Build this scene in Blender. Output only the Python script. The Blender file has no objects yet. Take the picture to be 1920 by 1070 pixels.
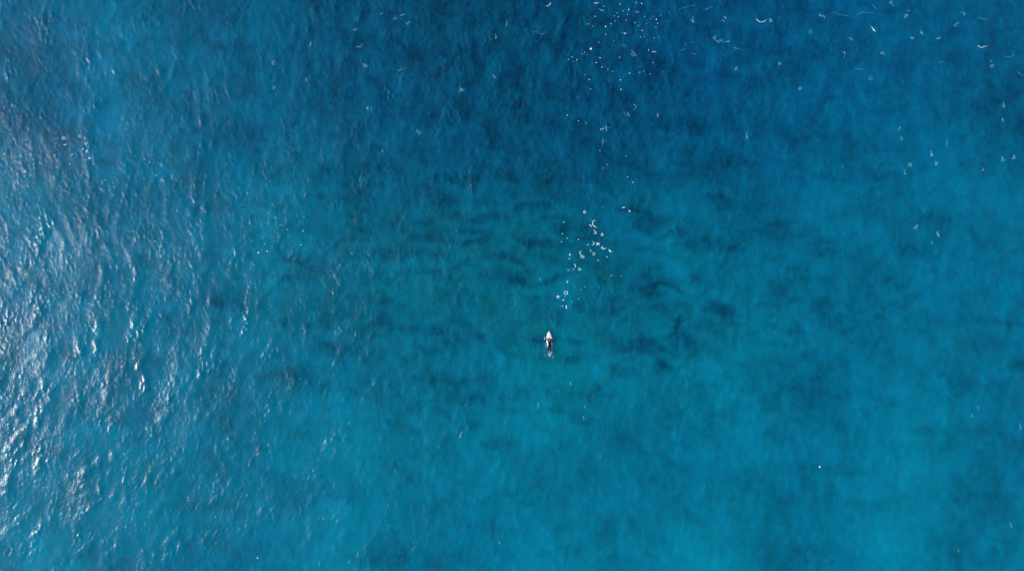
import bpy, bmesh, math, random
import numpy as np
from mathutils import Vector, Matrix, noise as mnoise

R = math.radians
rng = np.random.default_rng(7)
random.seed(7)
scene = bpy.context.scene
col = scene.collection

# ------------------------------------------------------------------ camera
CAM_H = 81.0
PPM = 16.0                      # photo pixels per metre on the water
cam_d = bpy.data.cameras.new('drone_camera')
cam = bpy.data.objects.new('drone_camera', cam_d)
col.objects.link(cam)
cam.location = (0, 0, CAM_H)
cam.rotation_euler = (0, 0, 0)
cam_d.sensor_width = 36.0
cam_d.lens = 36.0 * CAM_H / 120.0
cam_d.clip_end = 9000
scene.camera = cam

# ------------------------------------------------------------------ sky, sun, exposure
SUN_EL, SUN_AZ = 23.0, 186.0    # azimuth counter-clockwise from +X: the sun stands to the left
w = bpy.data.worlds.new('World')
scene.world = w
w.use_nodes = True
nt = w.node_tree
sky = nt.nodes.new('ShaderNodeTexSky')
sky.sky_type = 'NISHITA'
sky.sun_disc = False
sky.sun_elevation = R(SUN_EL)
sky.sun_rotation = R(90 - SUN_AZ)
sky.dust_density = 1.0
bg = nt.nodes['Background']
bg.inputs['Strength'].default_value = 0.10
nt.links.new(sky.outputs['Color'], bg.inputs['Color'])
sd = bpy.data.lights.new('sun', 'SUN')
sd.energy = 4.6
sd.angle = R(0.5)
sd.color = (1.0, 0.965, 0.92)
sun = bpy.data.objects.new('sun', sd)
col.objects.link(sun)
dirv = Vector((math.cos(R(SUN_EL)) * math.cos(R(SUN_AZ)), math.cos(R(SUN_EL)) * math.sin(R(SUN_AZ)), math.sin(R(SUN_EL))))
sun.rotation_euler = dirv.to_track_quat('Z', 'Y').to_euler()
sun.location = dirv * 50
vs = scene.view_settings
scene.display_settings.display_device = 'sRGB'
vs.view_transform = 'Standard'
vs.look = 'None'
vs.exposure = 0.34
vs.gamma = 1.0
vs.use_curve_mapping = False

# ------------------------------------------------------------------ helpers
def px(x, y):
    """a point of the still water from its place in the 1920 px photograph"""
    return (x - 960) / PPM, (535 - y) / PPM

class NT:
    def __init__(self, name):
        self.m = bpy.data.materials.new(name)
        self.m.use_nodes = True
        self.t = self.m.node_tree
        self.t.nodes.clear()
        self.out = self.n('ShaderNodeOutputMaterial')
    def n(self, kind, **kw):
        nd = self.t.nodes.new(kind)
        for k, v in kw.items():
            if isinstance(k, str) and hasattr(nd, k):
                setattr(nd, k, v)
        return nd
    def l(self, a, b):
        self.t.links.new(a, b)

def tag(o, label=None, cat=None, group=None, kind=None):
    if label: o['label'] = label
    if cat: o['category'] = cat
    if group: o['group'] = group
    if kind: o['kind'] = kind
    return o

def link_mesh(name, me, mat=None, parent=None, smooth=True):
    o = bpy.data.objects.new(name, me)
    col.objects.link(o)
    if mat is not None and not me.materials:
        me.materials.append(mat)
    if smooth:
        me.polygons.foreach_set('use_smooth', [True] * len(me.polygons))
    if parent is not None:
        o.parent = parent
    return o

def from_bm(name, bm, mat, parent=None, smooth=True):
    me = bpy.data.meshes.new(name)
    bm.to_mesh(me); bm.free()
    return link_mesh(name, me, mat, parent, smooth)

# ------------------------------------------------------------------ wave field (periodic, 128 m tile)
N, L = 1024, 128.0
kx = np.fft.fftfreq(N, L / N) * 2 * np.pi
KX, KY = np.meshgrid(kx, kx)            # rows = y, columns = x
K = np.hypot(KX, KY); K[0, 0] = 1e-6
TH = np.arctan2(KY, KX)

def band(lam, width, ang, spread, slope, power=0.0):
    """random waves about wavelength lam (m), log width, heading ang (deg), scaled to an rms slope"""
    k0 = 2 * np.pi / lam
    A = np.exp(-0.5 * (np.log(K / k0) / width) ** 2)
    d = np.cos(TH - R(ang)) ** 2
    A = A * (d ** spread + 0.02) / K
    ph = rng.normal(size=(N, N)) + 1j * rng.normal(size=(N, N))
    F = A * ph
    F[0, 0] = 0
    h = np.real(np.fft.ifft2(F))
    s = np.std(np.real(np.fft.ifft2(1j * KX * F))) ** 2 + np.std(np.real(np.fft.ifft2(1j * KY * F))) ** 2
    return h * slope / math.sqrt(s)

def lownoise(lam, width=0.5, ang=None, spread=0):
    k0 = 2 * np.pi / lam
    A = np.exp(-0.5 * (np.log(K / k0) / width) ** 2)
    if ang is not None:
        A = A * (np.cos(TH - R(ang)) ** 2) ** spread
    F = A / K * (rng.normal(size=(N, N)) + 1j * rng.normal(size=(N, N)))
    F[0, 0] = 0
    h = np.real(np.fft.ifft2(F))
    return h / np.std(h)

swell = band(14, 0.25, 80, 3, 0.012)
sea = band(4.5, 0.35, -24, 1.2, 0.028)
chop = band(1.7, 0.40, -14, 0.6, 0.052)
rip = band(0.62, 0.45, -8, 0.3, 0.084)
gust = np.clip(1 + 0.30 * lownoise(7, 0.6), 0.4, 2.0)
gust2 = np.clip(1 + 0.5 * lownoise(4, 0.5), 0.2, 2.4)
H = sea + chop * gust + rip * gust2 * np.sqrt(gust)
H = H / np.std(H)
Hs = np.std(sea + chop + rip)
H = Hs * (H + 0.16 * (H ** 2 - 1)) + swell      # sharper crests, flatter troughs

BX, BY = 4.40, -6.50                            # the surfer

def sample(F, X, Y):
    u = (np.asarray(X) / L + 0.5) * N
    v = (np.asarray(Y) / L + 0.5) * N
    i = np.floor(u).astype(int); j = np.floor(v).astype(int)
    fu = u - i; fv = v - j
    i0, i1, j0, j1 = i % N, (i + 1) % N, j % N, (j + 1) % N
    return (F[j0, i0] * (1 - fu) * (1 - fv) + F[j0, i1] * fu * (1 - fv) + F[j1, i0] * (1 - fu) * fv + F[j1, i1] * fu * fv)

def damp(X, Y):
    """the surface calms under the board, and the mesh waves die out where the sheet gets coarse"""
    d = 1 - 0.75 * np.exp(-(((X - BX) / 1.2) ** 2 + ((Y - BY) / 1.8) ** 2))
    ex = np.clip((np.abs(X) - 66) / 25, 0, 1)
    ey = np.clip((np.abs(Y) - 40) / 25, 0, 1)
    lee = 1 + 0.25 * np.tanh((-X / 60 + 0.4 * Y / 33) * 0.8)      # the wind sea is rougher up and left
    return d * (1 - ex) * (1 - ey) * lee

def height(x, y):
    X = np.array([x], float); Y = np.array([y], float)
    return float((sample(H, X, Y) * damp(X, Y))[0])

# ------------------------------------------------------------------ water
def grow(edge, step, far):
    out = []; p = edge; s = step
    while p < far:
        s = min(s * 1.25, 220)
        p += s
        out.append(p)
    return out

def axis(half, step, far):
    core = np.arange(-half, half + step / 2, step)
    g = np.array(grow(half, step, far))
    return np.concatenate([-g[::-1], core, g])

xs = axis(66, 0.125, 4000)
ys = axis(39, 0.125, 4000)
X, Y = np.meshgrid(xs, ys)
Z = sample(H, X, Y) * damp(X, Y)
ny, nx = X.shape

def grid_mesh(name, X, Y, Z, skirt=None):
    ny, nx = X.shape
    co = np.stack([X, Y, Z], -1).reshape(-1, 3).astype(np.float32)
    idx = np.arange(ny * nx).reshape(ny, nx)
    q = np.stack([idx[:-1, :-1], idx[:-1, 1:], idx[1:, 1:], idx[1:, :-1]], -1).reshape(-1, 4)
    if skirt is not None:
        ring = np.concatenate([idx[0, :], idx[1:, -1], idx[-1, -2::-1], idx[-2:0:-1, 0]])
        n0 = len(co)
        low = co[ring].copy(); low[:, 2] = skirt
        co = np.concatenate([co, low])
        a = ring; b = np.roll(ring, -1)
        la = n0 + np.arange(len(ring)); lb = np.roll(la, -1)
        side = np.stack([a, la, lb, b], -1)
        c = n0 + np.array([0, nx - 1, nx - 1 + ny - 1, 2 * (nx - 1) + ny - 1])
        q = np.concatenate([q, side])
        # bottom as a fan about one centre vertex, written as degenerate-free triangles below
        cen = len(co)
        co = np.concatenate([co, np.array([[0, 0, skirt]], np.float32)])
        tris = np.stack([np.full(len(ring), cen), lb, la], -1)
    else:
        tris = np.zeros((0, 3), int)
    me = bpy.data.meshes.new(name)
    me.vertices.add(len(co)); me.vertices.foreach_set('co', co.ravel())
    nl = len(q) * 4 + len(tris) * 3
    me.loops.add(nl)
    me.loops.foreach_set('vertex_index', np.concatenate([q.ravel(), tris.ravel()]).astype(np.int32))
    me.polygons.add(len(q) + len(tris))
    st = np.concatenate([np.arange(len(q)) * 4, len(q) * 4 + np.arange(len(tris)) * 3]).astype(np.int32)
    me.polygons.foreach_set('loop_start', st)
    sm = np.ones(len(q) + len(tris), bool)
    if skirt is not None:
        sm[(ny - 1) * (nx - 1):] = False
    me.polygons.foreach_set('use_smooth', sm)
    me.update(calc_edges=True)
    return me

def water_material():
    g = NT('sea_water')
    geo = g.n('ShaderNodeNewGeometry')
    def mapped(sx, sy, rot=0):
        mp = g.n('ShaderNodeMapping')
        mp.inputs['Scale'].default_value = (sx, sy, 1)
        mp.inputs['Rotation'].default_value = (0, 0, R(rot))
        g.l(geo.outputs['Position'], mp.inputs['Vector'])
        return mp.outputs['Vector']
    def nz(vec, scale, detail, rough=0.55, dist=0.0):
        n_ = g.n('ShaderNodeTexNoise')
        n_.inputs['Scale'].default_value = scale
        n_.inputs['Detail'].default_value = detail
        n_.inputs['Roughness'].default_value = rough
        n_.inputs['Distortion'].default_value = dist
        g.l(vec, n_.inputs['Vector'])
        return n_.outputs['Fac']
    # fine wind ripples, longer along their crests
    r1 = nz(mapped(1.0, 0.6, 10), 3.2, 6, 0.65, 0.5)
    r2 = nz(mapped(1.0, 0.5, -15), 7.5, 4, 0.6, 0.2)
    patch = nz(mapped(1, 0.8), 0.12, 3, 0.6)
    mr = g.n('ShaderNodeMapRange')
    g.l(patch, mr.inputs['Value'])
    mr.inputs['From Min'].default_value = 0.35; mr.inputs['From Max'].default_value = 0.65
    mr.inputs['To Min'].default_value = 0.35; mr.inputs['To Max'].default_value = 1.0
    b1 = g.n('ShaderNodeBump'); b1.inputs['Distance'].default_value = 0.06
    g.l(r1, b1.inputs['Height']); g.l(mr.outputs['Result'], b1.inputs['Strength'])
    b2 = g.n('ShaderNodeBump'); b2.inputs['Distance'].default_value = 0.024
    g.l(r2, b2.inputs['Height']); g.l(mr.outputs['Result'], b2.inputs['Strength'])
    g.l(b1.outputs['Normal'], b2.inputs['Normal'])
    r3 = nz(mapped(1.0, 0.6, -35), 4.5, 6, 0.7, 1.2)
    b3 = g.n('ShaderNodeBump'); b3.inputs['Distance'].default_value = 0.044
    lee = g.n('ShaderNodeMapRange')       # the breeze comes from the upper left
    sp = g.n('ShaderNodeVectorMath', operation='DOT_PRODUCT'); sp.inputs[1].default_value = (-0.45, 0.9, 0)
    g.l(geo.outputs['Position'], sp.inputs[0]); g.l(sp.outputs['Value'], lee.inputs['Value'])
    lee.inputs['From Min'].default_value = -15; lee.inputs['From Max'].default_value = 50
    lee.inputs['To Min'].default_value = 0.0; lee.inputs['To Max'].default_value = 0.8
    g.l(r3, b3.inputs['Height']); g.l(lee.outputs['Result'], b3.inputs['Strength'])
    g.l(b2.outputs['Normal'], b3.inputs['Normal'])
    nrm = b3.outputs['Normal']
    fr = g.n('ShaderNodeFresnel'); fr.inputs['IOR'].default_value = 1.34
    g.l(nrm, fr.inputs['Normal'])
    # facets smaller than a pixel: a tight lobe and a wide one
    ga = g.n('ShaderNodeBsdfGlossy'); ga.inputs['Roughness'].default_value = 0.18
    gb = g.n('ShaderNodeBsdfGlossy'); gb.inputs['Roughness'].default_value = 0.33
    g.l(nrm, ga.inputs['Normal']); g.l(nrm, gb.inputs['Normal'])
    gl = g.n('ShaderNodeMixShader'); gl.inputs['Fac'].default_value = 0.45
    g.l(ga.outputs[0], gl.inputs[1]); g.l(gb.outputs[0], gl.inputs[2])
    # light scattered back by the water body itself
    df = g.n('ShaderNodeBsdfDiffuse')
    cl = nz(mapped(1, 1), 0.03, 4, 0.6)
    cr = g.n('ShaderNodeMixRGB')
    cr.inputs['Color1'].default_value = (0.000, 0.135, 0.28, 1)
    cr.inputs['Color2'].default_value = (0.000, 0.215, 0.36, 1)
    g.l(cl, cr.inputs['Fac'])
    # light focused and refracted by the waves, painted as mottling into the body colour
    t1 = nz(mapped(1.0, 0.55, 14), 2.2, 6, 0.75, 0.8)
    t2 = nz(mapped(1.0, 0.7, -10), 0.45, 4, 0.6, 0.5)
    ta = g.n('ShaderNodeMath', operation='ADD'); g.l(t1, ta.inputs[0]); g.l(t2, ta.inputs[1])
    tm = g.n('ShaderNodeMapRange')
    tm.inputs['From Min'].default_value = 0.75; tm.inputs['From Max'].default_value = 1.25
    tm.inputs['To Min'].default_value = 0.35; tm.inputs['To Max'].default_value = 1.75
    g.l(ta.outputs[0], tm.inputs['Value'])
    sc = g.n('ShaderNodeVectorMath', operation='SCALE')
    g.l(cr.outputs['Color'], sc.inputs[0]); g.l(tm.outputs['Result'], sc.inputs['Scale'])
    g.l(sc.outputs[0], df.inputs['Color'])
    up = g.n('ShaderNodeCombineXYZ'); up.inputs['Z'].default_value = 0.15   # light from within hardly follows the ripples
    ad = g.n('ShaderNodeVectorMath', operation='ADD')
    g.l(up.outputs[0], ad.inputs[0]); g.l(nrm, ad.inputs[1])
    nn = g.n('ShaderNodeVectorMath', operation='NORMALIZE')
    g.l(ad.outputs[0], nn.inputs[0]); g.l(nn.outputs[0], df.inputs['Normal'])
    tr = g.n('ShaderNodeBsdfTransparent')
    tr.inputs['Color'].default_value = (0.6, 0.99, 1.0, 1)
    m1 = g.n('ShaderNodeMixShader'); m1.inputs['Fac'].default_value = 0.72
    g.l(df.outputs[0], m1.inputs[1]); g.l(tr.outputs[0], m1.inputs[2])
    m2 = g.n('ShaderNodeMixShader')
    # seen from below only the plain transmission counts (straight rays would otherwise meet total reflection)
    fb = g.n('ShaderNodeMath', operation='SUBTRACT'); fb.inputs[0].default_value = 1.0
    g.l(geo.outputs['Backfacing'], fb.inputs[1])
    ff = g.n('ShaderNodeMath', operation='MULTIPLY')
    g.l(fr.outputs[0], ff.inputs[0]); g.l(fb.outputs[0], ff.inputs[1])
    g.l(ff.outputs[0], m2.inputs['Fac'])
    g.l(m1.outputs[0], m2.inputs[1]); g.l(gl.outputs[0], m2.inputs[2])
    g.l(m2.outputs[0], g.out.inputs['Surface'])
    va = g.n('ShaderNodeVolumeAbsorption')
    va.inputs['Color'].default_value = (0.0, 0.896, 0.943, 1)
    va.inputs['Density'].default_value = 0.46
    g.l(va.outputs[0], g.out.inputs['Volume'])
    return g.m

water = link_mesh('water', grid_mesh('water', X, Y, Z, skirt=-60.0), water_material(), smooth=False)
tag(water, 'open blue ocean surface with wind waves', kind='structure')

# ------------------------------------------------------------------ seabed with reef patches
DARK = [  # x, y, width, height (photo px), strength
    (865,328,80,20,.8),(940,325,40,18,.8),(1068,330,48,15,.7),(990,357,66,16,.8),(986,382,48,18,1),(830,377,56,15,.8),
    (905,378,54,14,.8),(785,350,50,14,.5),(620,372,170,12,.5),(915,405,64,12,.8),(845,404,60,12,.5),(780,414,40,14,.8),
    (855,430,60,10,.5),(810,447,86,14,.9),(885,434,44,10,.8),(1062,427,60,14,.7),(1012,457,56,16,.9),(1218,414,66,20,.8),
    (1262,436,50,16,.6),(1325,459,100,20,.8),(1214,535,46,60,.7),(1307,521,34,20,.7),(1341,580,52,28,1),(1130,580,84,20,.7),
    (1032,585,66,34,.8),(1190,649,90,20,1),(1277,637,60,26,1),(1163,692,44,22,.8),(1231,686,32,26,1),(1482,506,44,14,.6),
    (1452,545,28,22,.6),(1540,588,44,44,.7),(1482,620,32,30,.7),(1552,680,50,26,.7),(1640,645,50,30,.5),(1241,797,34,14,.8),
    (750,800,56,16,.8),(835,708,110,16,.7),(715,605,34,26,.8),(560,486,70,12,.6),(602,503,70,22,.5),(1095,735,70,12,.5),
    (1150,560,50,14,.5),(1390,290,70,18,.6),(1322,268,80,18,.7),(1640,262,54,26,.7),(1560,240,60,26,.5),(1330,372,70,18,.5),
    (1210,320,70,16,.6),(1600,400,60,24,.5),(1820,312,60,24,.5),(1900,690,34,22,.7),(1820,640,60,40,.5),(1732,835,56,34,.6),
    (1645,845,66,44,.6),(1880,840,60,40,.5),(620,655,120,20,.6),(540,700,90,26,.7),(600,718,60,24,.6),(430,560,60,30,.5),
    (1250,130,180,40,.6),(1000,120,120,30,.6),(1120,200,150,22,.6),(880,200,120,30,.5),(700,60,120,50,.5),(1340,210,160,26,.6),
    (660,320,120,26,.6),(500,330,90,30,.5),(720,470,70,14,.7),(700,520,60,16,.6),(820,480,60,14,.5),(930,520,90,20,.6),
    (1000,640,60,14,.4),(900,640,120,18,.5),(980,735,110,20,.5),(1150,830,60,30,.5),(1030,830,40,24,.5),(1310,800,50,40,.5),
    (1410,905,44,40,.6),(1130,985,40,34,.6),(1270,960,60,24,.6),(1010,870,50,30,.4),(1430,1010,70,60,.6),(1190,980,40,30,.5),
    (1700,960,60,120,.5),(1860,1000,80,60,.5),(1780,720,60,40,.5),(1500,910,50,40,.4),(1610,770,30,16,.6),(1700,470,60,20,.5),
    (1440,430,80,24,.5),(1550,470,60,18,.5),(460,790,80,30,.5),(560,930,110,24,.5),(400,1010,90,40,.4),(230,690,70,50,.6),
    (260,780,60,40,.5),(400,730,80,30,.5),(90,940,80,30,.5),(760,620,80,16,.5),(640,590,60,18,.5),(1470,130,140,40,.5),
    (1560,60,120,34,.6),(1220,60,160,34,.6),(960,30,120,34,.5),(600,170,120,40,.5),(430,250,80,40,.5),(260,150,60,40,.4)]
sx_ = np.concatenate([-np.array(grow(80, .5, 4000))[::-1], np.arange(-80, 80.01, 0.33), np.array(grow(80, .5, 4000))])
sy_ = np.concatenate([-np.array(grow(52, .5, 4000))[::-1], np.arange(-52, 52.01, 0.33), np.array(grow(52, .5, 4000))])
SX, SY = np.meshgrid(sx_, sy_)
cx_, cy_ = np.clip(SX, -90, 90), np.clip(SY, -60, 60)
depth = 7.3 + 15.0 / (1 + np.exp(-(cy_ - 20) / 6.0)) * (0.10 + 0.16 / (1 + np.exp(-cx_ / 10)) + 0.74 * np.exp(-((cx_ - 12) / 32.0) ** 2)) - 1.3 / (1 + np.exp((cy_ + 15) / 5.0))
depth += 0.35 * sample(lownoise(25, 0.4), SX, SY)
wob1, wob2 = sample(lownoise(5, 0.5), SX, SY), sample(lownoise(6, 0.5), SX, SY)
reef = np.zeros_like(SX)
for (a, b, ww, hh, s) in DARK:
    f = (CAM_H + 8.0) / CAM_H
    x0, y0 = px(a, b); x0 *= f; y0 *= f
    hw, hh2 = ww / PPM / 2 * 1.05 * f, hh / PPM / 2 * 1.15 * f
    m = (np.abs(SX - x0) < hw * 3) & (np.abs(SY - y0) < hh2 * 4 + hw)
    dx = (SX[m] - x0) / hw + 0.16 * wob1[m]
    # each head sags at its ends like a crescent with its back up the picture
    dy = (SY[m] - y0 + 0.16 * hh2 * 2 * dx ** 2) / hh2 + 0.25 * wob2[m]
    d = (dx ** 2 + dy ** 2) / 1.15
    if b > 740: s *= 0.55
    reef[m] = np.maximum(reef[m], s * np.exp(-(d / 1.25) ** 1.3))
extra = sample(lownoise(3.2, 0.35, 90, 2.5), SX, SY) + 0.5 * sample(lownoise(9, 0.4), SX, SY)
reef = np.clip(np.maximum(reef, 0.40 * np.clip((extra - 0.5) / 2.2, 0, 1)), 0, 1)
fine = sample(lownoise(1.4, 0.5), SX, SY)
env = np.exp(-((cx_ - 1) / 46.0) ** 2 - ((cy_ - 2) / 16.0) ** 2)
wx = SX + 0.9 * sample(lownoise(14, 0.4), SX, SY)
wy = SY + 0.35 * sample(lownoise(7, 0.4, 0, 1.0), SX, SY)       # bands bow up and down along their length
bandn = sample(lownoise(2.3, 0.28, 90, 3.5), wx, wy)
patchy = np.clip(0.5 + 0.5 * sample(lownoise(8, 0.5), SX, SY), 0, 1.3)
reef = np.clip((0.6 + 0.45 * env) * reef + 0.42 * env * patchy * np.clip(bandn - 0.15, 0, 1.6), 0, 1)
broad = sample(lownoise(11, 0.45, 60, 0.5), SX, SY)
reef = np.clip(reef * (1 + 0.10 * fine) + 0.10 + 0.08 * broad + 0.012 * fine, 0, 1)
SZ = -depth + 0.30 * reef + 0.008 * fine
seabed_me = grid_mesh('seabed', SX, SY, SZ)
at = seabed_me.attributes.new('reef', 'FLOAT', 'POINT')
at.data.foreach_set('value', reef.ravel().astype(np.float32))
turf = np.exp(-((cx_ - 0) / 30.0) ** 2 - ((cy_ - 1) / 16.0) ** 2) * (1 + 0.2 * broad)
at2 = seabed_me.attributes.new('turf', 'FLOAT', 'POINT')
at2.data.foreach_set('value', np.clip(turf, 0, 1).ravel().astype(np.float32))
g = NT('seabed_sand_and_reef')
a_ = g.n('ShaderNodeAttribute', attribute_name='reef')
geo = g.n('ShaderNodeNewGeometry')
n1 = g.n('ShaderNodeTexNoise'); n1.inputs['Scale'].default_value = 0.5; n1.inputs['Detail'].default_value = 7; n1.inputs['Roughness'].default_value = 0.65
g.l(geo.outputs['Position'], n1.inputs['Vector'])
sand = g.n('ShaderNodeMixRGB')
sand.inputs['Color1'].default_value = (0.56, 0.62, 0.56, 1)
sand.inputs['Color2'].default_value = (0.68, 0.74, 0.68, 1)
g.l(n1.outputs['Fac'], sand.inputs['Fac'])
weed = g.n('ShaderNodeMixRGB')
weed.inputs['Color2'].default_value = (0.05, 0.14, 0.16, 1)
g.l(a_.outputs['Fac'], weed.inputs['Fac'])
turf_a = g.n('ShaderNodeAttribute', attribute_name='turf')       # green algal turf over the middle of the bay
turf_m = g.n('ShaderNodeMixRGB'); turf_m.inputs['Color2'].default_value = (0.36, 0.60, 0.36, 1)
tf = g.n('ShaderNodeMath', operation='MULTIPLY'); tf.inputs[1].default_value = 0.85
g.l(turf_a.outputs['Fac'], tf.inputs[0]); g.l(tf.outputs[0], turf_m.inputs['Fac'])
g.l(sand.outputs['Color'], turf_m.inputs['Color1'])
g.l(turf_m.outputs['Color'], weed.inputs['Color1'])
pb = g.n('ShaderNodeBsdfPrincipled')
pb.inputs['Roughness'].default_value = 0.95
pb.inputs['Specular IOR Level'].default_value = 0.1
g.l(weed.outputs['Color'], pb.inputs['Base Color'])
g.l(pb.outputs[0], g.out.inputs['Surface'])
seabed = link_mesh('seabed', seabed_me, g.m, smooth=False)
tag(seabed, 'pale sandy seabed with dark reef patches under the water', kind='structure')

# ------------------------------------------------------------------ simple materials
def plain(name, color, rough=0.5, spec=0.5, bump=0.0, bscale=60, mottle=0.0):
    g = NT(name)
    p = g.n('ShaderNodeBsdfPrincipled')
    p.inputs['Roughness'].default_value = rough
    p.inputs['Specular IOR Level'].default_value = spec
    tc = g.n('ShaderNodeTexCoord')
    nz_ = g.n('ShaderNodeTexNoise'); nz_.inputs['Scale'].default_value = bscale; nz_.inputs['Detail'].default_value = 4
    g.l(tc.outputs['Object'], nz_.inputs['Vector'])
    mx = g.n('ShaderNodeMixRGB')
    mx.inputs['Color1'].default_value = (*color, 1)
    mx.inputs['Color2'].default_value = (*[c * (1 - mottle) for c in color], 1)
    g.l(nz_.outputs['Fac'], mx.inputs['Fac'])
    g.l(mx.outputs['Color'], p.inputs['Base Color'])
    if bump:
        b = g.n('ShaderNodeBump'); b.inputs['Distance'].default_value = bump
        g.l(nz_.outputs['Fac'], b.inputs['Height']); g.l(b.outputs['Normal'], p.inputs['Normal'])
    g.l(p.outputs[0], g.out.inputs['Surface'])
    return g.m

def foam_material(name, cover, tint=(0.80, 0.90, 0.94)):
    g = NT(name)
    d = g.n('ShaderNodeBsdfDiffuse'); d.inputs['Color'].default_value = (*tint, 1)
    t = g.n('ShaderNodeBsdfTransparent')
    tc = g.n('ShaderNodeNewGeometry')
    nz_ = g.n('ShaderNodeTexNoise'); nz_.inputs['Scale'].default_value = 9; nz_.inputs['Detail'].default_value = 3
    g.l(tc.outputs['Position'], nz_.inputs['Vector'])
    mr = g.n('ShaderNodeMapRange')
    mr.inputs['From Min'].default_value = 0.3; mr.inputs['From Max'].default_value = 0.7
    mr.inputs['To Min'].default_value = max(cover - 0.2, 0.01); mr.inputs['To Max'].default_value = min(cover + 0.2, 1)
    g.l(nz_.outputs['Fac'], mr.inputs['Value'])
    m = g.n('ShaderNodeMixShader')
    g.l(mr.outputs['Result'], m.inputs['Fac']); g.l(t.outputs[0], m.inputs[1]); g.l(d.outputs[0], m.inputs[2])
    g.l(m.outputs[0], g.out.inputs['Surface'])
    return g.m

M_foam = foam_material('thick_white_foam', 0.95)
M_thin = foam_material('thin_foam', 0.09, (0.38, 0.80, 0.92))
M_mist = foam_material('faint_foam', -0.13, (0.38, 0.80, 0.92))
M_board = plain('white_board_resin', (0.84, 0.86, 0.85), 0.25, 0.5, mottle=0.05, bscale=8)
M_string = plain('wooden_stringer', (0.45, 0.33, 0.2), 0.4)
M_fin = plain('dark_fin_plastic', (0.03, 0.03, 0.035), 0.35)
M_suit = plain('black_neoprene', (0.006, 0.009, 0.013), 0.6, 0.2, bump=0.003, bscale=40, mottle=0.4)
M_skin = plain('skin', (0.50, 0.30, 0.21), 0.5, 0.4, mottle=0.1)
M_hair = plain('dark_brown_wet_hair', (0.045, 0.022, 0.014), 0.35, 0.5, bump=0.006, bscale=90, mottle=0.5)
M_white = plain('white_print', (0.8, 0.8, 0.8), 0.5)
M_wax = plain('grip_wax', (0.70, 0.72, 0.70), 0.8, 0.2, bump=0.002, bscale=70, mottle=0.15)

# ------------------------------------------------------------------ surfboard
board_h = height(BX, BY)
HEAD = R(4.5)
board = bpy.data.objects.new('surfboard', None); col.objects.link(board)
board.location = (BX, BY, board_h + 0.035)
board.rotation_euler = (0, 0, HEAD)
tag(board, 'white surfboard with a pointed nose carrying the lying surfer', 'surfboard')
BL, BW = 2.30, 0.70
def outline(t):                                     # t 0 tail .. 1 nose -> half width
    a = math.sin(math.pi * min(max(t, 0), 1) ** 0.95) ** 0.62
    tail = 0.36 * math.exp(-(t / 0.10) ** 2) if t > 0 else 0.36
    return BW / 2 * max(a, tail * (1 if t >= 0 else 0))
def rocker(t):
    return 0.02 + 0.15 * max(0, (t - 0.55) / 0.45) ** 2.4 + 0.05 * max(0, (0.3 - t) / 0.3) ** 2
bm = bmesh.new()
NS, NR = 44, 16
rows = []
for i in range(NS + 1):
    t = i / NS
    hw = max(outline(t), 0.012)
    th = 0.036 * (math.sin(math.pi * (0.06 + 0.88 * t)) ** 0.5)
    r_ = []
    for j in range(NR):
        a = 2 * math.pi * j / NR
        ca, sa = math.cos(a), math.sin(a)
        r_.append(bm.verts.new((hw * math.copysign(abs(ca) ** 0.75, ca), (t - 0.5) * BL,
                                rocker(t) + th * math.copysign(abs(sa) ** 0.8, sa))))
    rows.append(r_)
for i in range(NS):
    for j in range(NR):
        bm.faces.new((rows[i][j], rows[i][(j + 1) % NR], rows[i + 1][(j + 1) % NR], rows[i + 1][j]))
bm.faces.new(rows[0][::-1]); bm.faces.new(rows[-1])
bmesh.ops.recalc_face_normals(bm, faces=bm.faces)
from_bm('deck', bm, M_board, board)

def strip(name, pts, width, thick, mat, parent):
    bm = bmesh.new(); prev = None
    for (x, y, z) in pts:
        cur = [bm.verts.new((x + s * width / 2, y, z + h)) for s, h in ((-1, 0), (1, 0), (1, thick), (-1, thick))]
        if prev:
            for k in range(4):
                bm.faces.new((prev[k], prev[(k + 1) % 4], cur[(k + 1) % 4], cur[k]))
        else:
            bm.faces.new(cur[::-1])
        prev = cur
    bm.faces.new(prev)
    bmesh.ops.recalc_face_normals(bm, faces=bm.faces)
    return from_bm(name, bm, mat, parent, False)
def deck_z(t):
    return rocker(t) + 0.036 * (math.sin(math.pi * (0.06 + 0.88 * t)) ** 0.5)
strip('stringer', [(0, (t - .5) * BL, deck_z(t) - 0.001) for t in np.linspace(.04, .97, 24)], 0.006, 0.003, M_string, board)
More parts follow.
